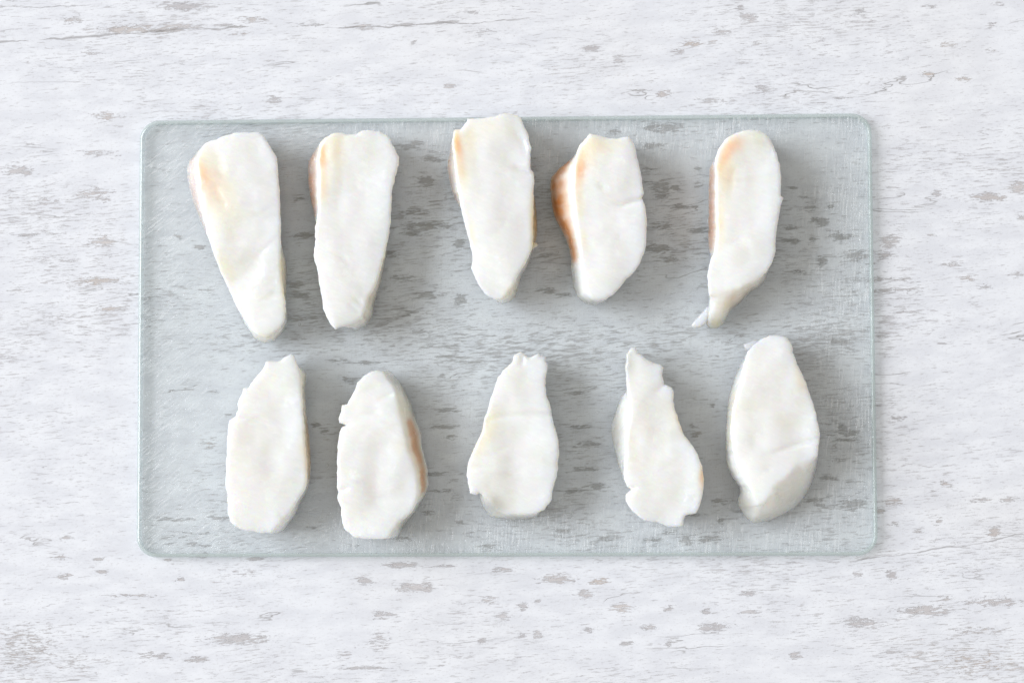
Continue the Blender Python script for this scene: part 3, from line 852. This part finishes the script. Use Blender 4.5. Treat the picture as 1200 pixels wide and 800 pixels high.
P3 = [(596,133),(586,133.6),(580,137),(568,138),(554,139.6),(547.5,139),(547.5,142),(543,148),(540,152),(533.5,151),(531,156),(530,166,529,167),(531,178,526.5,179),(532.5,190,524,191),(534,202,524.6,203),(535.5,214,527,214),(537,225,530,226),(539,237,535,238),(541,250),(545,264),(548,276),(551,288),(554,302),(552.4,314),(555,322),(560,332),(566,342),(574,348.5),(581,351,582,353),(588,350,588,356.5),(595,344,598,354.5),(600,337,604.5,347),(604,328,608,336),(609,318,611,324),(616,308,618,313),(620,300,622,302),(623,291,625.5,292),(624,282,629,281),(624.2,270,630,270),(624.4,258,629.6,259),(624.6,246,628.5,246),(625,234,627,234),(625.6,222),(625.6,204),(625,202),(621.8,199),(621.6,190),(621.6,180),(622.4,174),(619,158),(614,146),(611,139),(606,135)]
p3 = fish("fish piece overlapping the far glass edge, with a yellow right rim", P3, 0.0225, seed=8.1,
     tints=[(536,170,5,20,-8,PEACH,1),(541,200,7,24,-12,CREAM,.8),(550,165,8,20,-5,CREAM,.5),(552,275,5,14,0,CREAM,.6),(627,258,6,36,0,YELLOW,.9),(600,345,16,12,-50,CREAM,.8),(575,150,25,14,0,CREAM,.3),(590,230,26,50,0,WHITE,.6)],
     creases=[([(626,203),(610,199),(596,192)],.0009,3),([(560,170),(558,195),(566,215)],.0002,5),([(600,205),(575,203)],.0004,2.5),([(600,150),(612,165),(616,180)],.0004,3)],
     membranes=[(11,17.5,.08,.95,[(.92,.88,.85),(.84,.70,.62),(.80,.64,.54)],"pale brown skin edge"),(36,42,.15,.95,OCHRE,"yellow fatty edge")])

P4 = [(691,156),(686,163),(680,170,679,172),(676,178,673,182),(674,188,663,191),(673,198,652,200),(672.3,209,645,209),(672,220,644.8,222),(672.7,232,646,236),(674,244,648,249),(675,256,652,260),(676.5,268,658,270),(678.5,280,663,281),(679.5,290,667,292),(680.5,300,669,304),(682,312,668.6,316),(684,330,671,334),(688,344,676,348),(694,351,686,356),(702,352.5,698,358),(709,351,709,354),(718,346),(726,338),(734,326.5),(738,324),(746,316),(752,304),(756,293),(757.5,276),(758,256),(756,242),(754,234),(752,232),(754.4,226),(753,214),(750,198),(746,182),(743,168),(737,160),(730,160.4),(725,163),(716,162),(704,159.6),(696,158)]
fish("fish piece showing a broad glossy orange-brown skin side, fourth in the far row", P4, 0.0220, seed=12.4,
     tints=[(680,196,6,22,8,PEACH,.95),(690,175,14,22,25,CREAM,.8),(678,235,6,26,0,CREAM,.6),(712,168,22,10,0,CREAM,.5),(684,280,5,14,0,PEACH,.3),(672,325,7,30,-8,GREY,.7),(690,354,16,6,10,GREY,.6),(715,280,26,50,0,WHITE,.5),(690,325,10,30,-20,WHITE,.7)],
     creases=[([(755,233),(742,236),(730,240),(716,236)],.0012,2.6),([(700,210),(712,228)],.0004,4),([(726,270),(726,285)],.0002,2)],
     membranes=[(3,15,.10,.97,BROWN,"glossy orange-brown skin")])

P5 = [(880,152.4),(872,153),(860,157),(850,163),(842,174),(838,186,836,188),(838.3,196,831,198),(838.6,208,830.4,209),(839,220,830.2,221),(839,234,830,235),(839,248,830,249),(839.3,262,829.8,263),(839.8,276,829.6,277),(838.5,287,830,288),(836,298,831,298),(832,304),(830.4,314),(829,326),(830,338),(831.6,346,831.5,349),(835,345.5,829,360),(840,345,828,372),(845,344,827,383),(851,343,841,386),(856,341,849,378),(862,339,856,364),(869,336.5,868,354),(876,333.5,880,342),(884,330,890,336),(892,325,898,327),(899,318,900,319),(905,308),(909,294),(909,280),(911,264),(913,250),(915,240),(918,232),(915,229),(915.6,212),(914,194),(910,180),(904,166),(898,157),(888,153)]
p5 = fish("fish piece with a curved peach band and thin tail, far right corner of glass", P5, 0.0215, seed=15.9,
     tints=[(850,184,6,22,22,PEACH,.85),(862,170,12,8,-35,PEACH,.5),(852,205,10,24,0,CREAM,.7),(842,262,7,28,0,(.95,.80,.64),.8),(890,160,14,10,30,(.91,.90,.78),.8),(870,350,34,12,-22,CREAM,.8),(838,380,10,8,0,YELLOW,.5),(855,320,20,22,0,WHITE,.9),(895,240,20,60,0,WHITE,.5)],
     creases=[([(870,185),(858,205),(858,230)],.0003,4),([(880,180),(868,200),(866,225)],.0002,4),([(845,286),(865,282),(878,290)],.0005,4)],
     membranes=[(5,14,.08,.95,SALMON,"pink skin edge")])

P6 = [(340,415),(334,417.6),(329,422),(320,423),(312,423.6),(308,432),(300,442),(294,450),(291,454),(285,455),(283,462),(277.5,474),(279,478),(276,488),(269,492),(267,504),(265.6,520),(265.2,536),(265,550),(264,568),(266.4,578),(267,598),(270,610),(275,616.5),(286,621),(297,622.5),(308,624),(318,624,320,626),(325,618,331,623),(330,612,337,616),(340,600,346,604),(350,584,352.5,588),(358,572,360,575),(360,562,363,566),(359.7,552,364,554),(359,540,364.4,541),(358,528,364,528),(357,514,363,514),(356,498,361,498),(355,484,359.5,484),(354,468,358.5,468),(353.8,452,358,453),(353.4,443,359,444),(352,435,359.5,437),(350,430,353,430),(347,422),(344,416)]
fish("plain white fish piece with thin tan right edge, near left corner of glass", P6, 0.0200, seed=19.2,
     tints=[(359,470,5,40,-3,YELLOW,.55),(361,535,5,34,-2,TAN,.85),(320,530,30,60,0,(.935,.928,.895),.6),(300,460,24,26,20,WHITE,.7),(335,612,14,6,-45,WHITE,.8),(354,525,5,12,0,CREAM,.5)],
     creases=[([(268,493),(285,490),(305,493),(318,500)],.0008,3),([(325,600),(334,608)],.0005,2)],
     membranes=[(33,39,.12,.95,[(.92,.85,.70),(.84,.66,.42),(.84,.68,.46)],"tan skin edge")])

P7 = [(442,433.6),(434,436),(426,440),(419,448),(415,458),(410,468),(407,474),(400.4,474.4),(400,482),(397,490),(397.6,496),(402,497.4),(405.5,498.2),(402,499.6),(400,502),(398,508),(396,522),(395.2,540),(395,555),(395,570),(396.4,576),(395.2,582),(399,594),(400,610),(405,621),(415,629),(426,631),(436,631.5),(445,631),(455,630.5,457,631.5),(460,622,468,628),(468,612,472,617),(478,605,484,603),(485,595,493,589),(489,585,500,578),(490,574,502.5,567),(489,560,502,554),(487,546,500,542),(483,536,497,532),(478.5,529,494.5,522),(476,516,494,509),(473,502,489.5,497),(470.5,488,485,484),(468,477,482.5,474),(465.5,466,478,464),(462,454,472,454),(457,446,466,445),(453,440,459,435),(449,434.5,453,433)]
fish("fish piece with a notched left edge and ragged tan right side, second in near row", P7, 0.0210, seed=23.5,
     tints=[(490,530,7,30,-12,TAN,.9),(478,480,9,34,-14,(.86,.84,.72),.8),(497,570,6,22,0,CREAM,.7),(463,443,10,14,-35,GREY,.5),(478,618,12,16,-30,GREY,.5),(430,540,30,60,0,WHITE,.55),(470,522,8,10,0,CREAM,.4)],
     creases=[([(396,497),(410,498)],.0012,1.6),([(396,576),(410,571)],.0009,2),([(440,470),(458,462)],.0005,3),([(405,490),(440,484),(465,500)],.0004,4)],
     membranes=[(34,42,.15,.9,[(.92,.86,.76),(.80,.56,.36),(.76,.52,.34),(.86,.76,.62),(.90,.87,.80)],"ragged tan skin strip")])

P8 = [(610,412),(603,416),(600,424),(592,432),(583,442),(580,452),(574,470),(568,490),(564,506),(556,524),(550,538),(547,550),(546.6,557),(549,568),(551,578),(559,579.5),(562,577.5),(566,580,562,587),(571,584,567,596),(577,591,572,604),(583,598,578,607),(592,600.5,590,608),(604,602,604,608.5),(616,602.5,618,608),(628,601,630,604.5),(638,597),(646,586),(647.6,572),(650,564),(653,557),(652.6,553),(654,549),(655,530),(654,516),(648,492),(646.4,484),(645,474),(640,462),(639,444),(641,436),(641.6,425),(639,424),(639.8,417),(637,418),(635.5,414),(633.5,417),(631,413.8),(627,415.5),(620,419),(616,416)]
fish("pear shaped white fish piece with a frayed narrow tip, middle of near row", P8, 0.0200, seed=27.7,
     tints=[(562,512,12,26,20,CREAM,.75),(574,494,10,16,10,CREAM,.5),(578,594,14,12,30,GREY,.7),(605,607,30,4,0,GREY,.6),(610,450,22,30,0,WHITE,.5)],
     creases=[([(572,492),(592,487),(615,486),(647,485)],.0007,3),([(575,530),(600,523)],.0003,2.5),([(590,556),(612,553)],.0004,2),([(612,418),(612,428)],.0008,2)])

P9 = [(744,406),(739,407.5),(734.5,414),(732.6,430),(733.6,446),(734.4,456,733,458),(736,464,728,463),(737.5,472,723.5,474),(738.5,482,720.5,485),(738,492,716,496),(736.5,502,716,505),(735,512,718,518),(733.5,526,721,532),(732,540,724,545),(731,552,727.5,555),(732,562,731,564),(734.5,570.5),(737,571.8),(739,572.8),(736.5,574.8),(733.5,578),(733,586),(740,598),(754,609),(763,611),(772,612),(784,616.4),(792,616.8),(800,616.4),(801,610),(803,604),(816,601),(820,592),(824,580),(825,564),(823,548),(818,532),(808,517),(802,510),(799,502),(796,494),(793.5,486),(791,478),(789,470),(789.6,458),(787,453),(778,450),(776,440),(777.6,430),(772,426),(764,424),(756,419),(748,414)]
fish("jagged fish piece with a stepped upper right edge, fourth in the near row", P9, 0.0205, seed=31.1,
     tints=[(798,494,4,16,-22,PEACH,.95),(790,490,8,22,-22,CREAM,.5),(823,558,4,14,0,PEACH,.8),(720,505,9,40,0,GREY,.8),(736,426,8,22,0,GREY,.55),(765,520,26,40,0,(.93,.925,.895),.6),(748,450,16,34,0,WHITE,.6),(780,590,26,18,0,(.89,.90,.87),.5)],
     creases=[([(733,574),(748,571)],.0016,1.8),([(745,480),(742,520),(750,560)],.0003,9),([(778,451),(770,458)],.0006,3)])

P10 = [(910,392.4),(900,394),(890,398),(883,405),(876,412,875,413),(873,422,868,424),(871,432,864,434),(869,442,860,443),(866,452,857,452),(863,462,854.5,462),(860,474,852.5,474),(858,486,851.5,486),(856.5,500,850.5,500),(857,514,850,514),(859,528,850,527),(862,540,850.5,538),(867,550,852.5,549),(873,560,858,560),(878,570,866,570),(882,579,867,577),(885.5,586,864,586),(889,592,865,592),(893,591,871,603),(899,585,882,613),(905,579,898,611),(912,572.5,914,605),(921,564,930,596),(930,555,942,584),(940,547,950,570),(950,541,957,550),(958,534,959,538),(960,520),(961,508),(959,498),(954,476),(950,464),(946,452),(942,443),(938,434),(930,416),(927,402),(922,395)]
p10 = fish("plump leaf shaped fish piece with sloping grey end, near right corner of glass", P10, 0.0215, seed=36.8,
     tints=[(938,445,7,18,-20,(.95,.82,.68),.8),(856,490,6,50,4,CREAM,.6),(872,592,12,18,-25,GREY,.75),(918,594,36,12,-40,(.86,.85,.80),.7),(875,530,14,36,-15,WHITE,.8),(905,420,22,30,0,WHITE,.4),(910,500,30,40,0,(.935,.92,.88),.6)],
     creases=[([(888,535),(910,530),(935,520),(958,514)],.0006,3),([(910,572),(925,562),(938,548)],.0009,3),([(885,500),(884,535)],.0002,5),([(896,550),(906,548)],.0004,2)],
     rim=6)

# loose shreds that hang on to a piece
def shred(parent, pts, H, lift, seed, tints=(), base=WHITE):
    o = build_body("loose_shred", pts, ZB + lift + H, zb=H * 0.45, floor=ZB + lift, seed=seed, parent=parent, rim=2.5, rough=0.5,
                   tints=tints, base=np.array(base))
    return o


shred(p5, [(833,354),(829,359),(824,365),(818,371),(813,376.5),(810,381),(812,384.4),(820,384),(825,380.5),(829,377),(833,372),(837,363),(837,356)], 0.0045, 0.0, 41.0)
shred(p10, [(886,397.5),(878,400),(871,403),(873,409),(878,411),(884,408),(890,402),(893,398)], 0.0032, 0.0120, 43.0, base=(.86,.86,.84))
shred(p3, [(622,282),(627,285),(629.6,284),(630.8,286.5),(629.5,289.2),(627,290),(624.5,293),(621,290)], 0.0030, 0.0130, 47.0, base=(.92,.80,.50))


# a few tiny drops of water on the glass
def mat_water():
    m = bpy.data.materials.new("water")
    g = NG(m)
    b = g.new("ShaderNodeBsdfGlass")
    b.inputs["IOR"].default_value = 1.33
    b.inputs["Roughness"].default_value = 0.02
    g.put(g.out.inputs[0], b.outputs[0])
    return m


M_WATER = mat_water()


def droplet(px, py, r, label):
    rr = [(0.0, 0.42), (0.3, 0.40), (0.55, 0.33), (0.75, 0.24), (0.9, 0.12), (1.0, 0.03), (0.98, 0.0)]
    n = 14
    V, F = [(0, 0, rr[0][1] * r)], []
    for k, (a, z) in enumerate(rr[1:]):
        for i in range(n):
            t = 2 * math.pi * i / n
            w = 1 + 0.14 * math.sin(2 * t + px) + 0.07 * math.sin(3 * t + py)
            V.append((a * r * w * math.cos(t), a * r * w * math.sin(t), z * r))
    for i in range(n):
        F.append((0, 1 + i, 1 + (i + 1) % n))
    for k in range(len(rr) - 2):
        for i in range(n):
            j = (i + 1) % n
            F.append((1 + k * n + i, 1 + (k + 1) * n + i, 1 + (k + 1) * n + j, 1 + k * n + j))
    F.append(tuple(reversed(range(1 + (len(rr) - 2) * n, 1 + (len(rr) - 1) * n))))
    o = link_mesh("water_drop", V, F, [M_WATER])
    o.location = unproject(px, py, Z1 + 0.0001)
    tag(o, label, "water drop", "tiny water drops on the glass")


droplet(383, 545, 0.00075, "tiny water drop on the glass between the two leftmost near fish pieces")
droplet(700, 483, 0.00070, "tiny water drop on the glass beside the jagged fish piece's left side")
droplet(653, 296, 0.00060, "tiny water drop on the glass near the orange-brown skin")
droplet(351, 380, 0.00060, "tiny water drop on the glass beside the longest piece's tip")
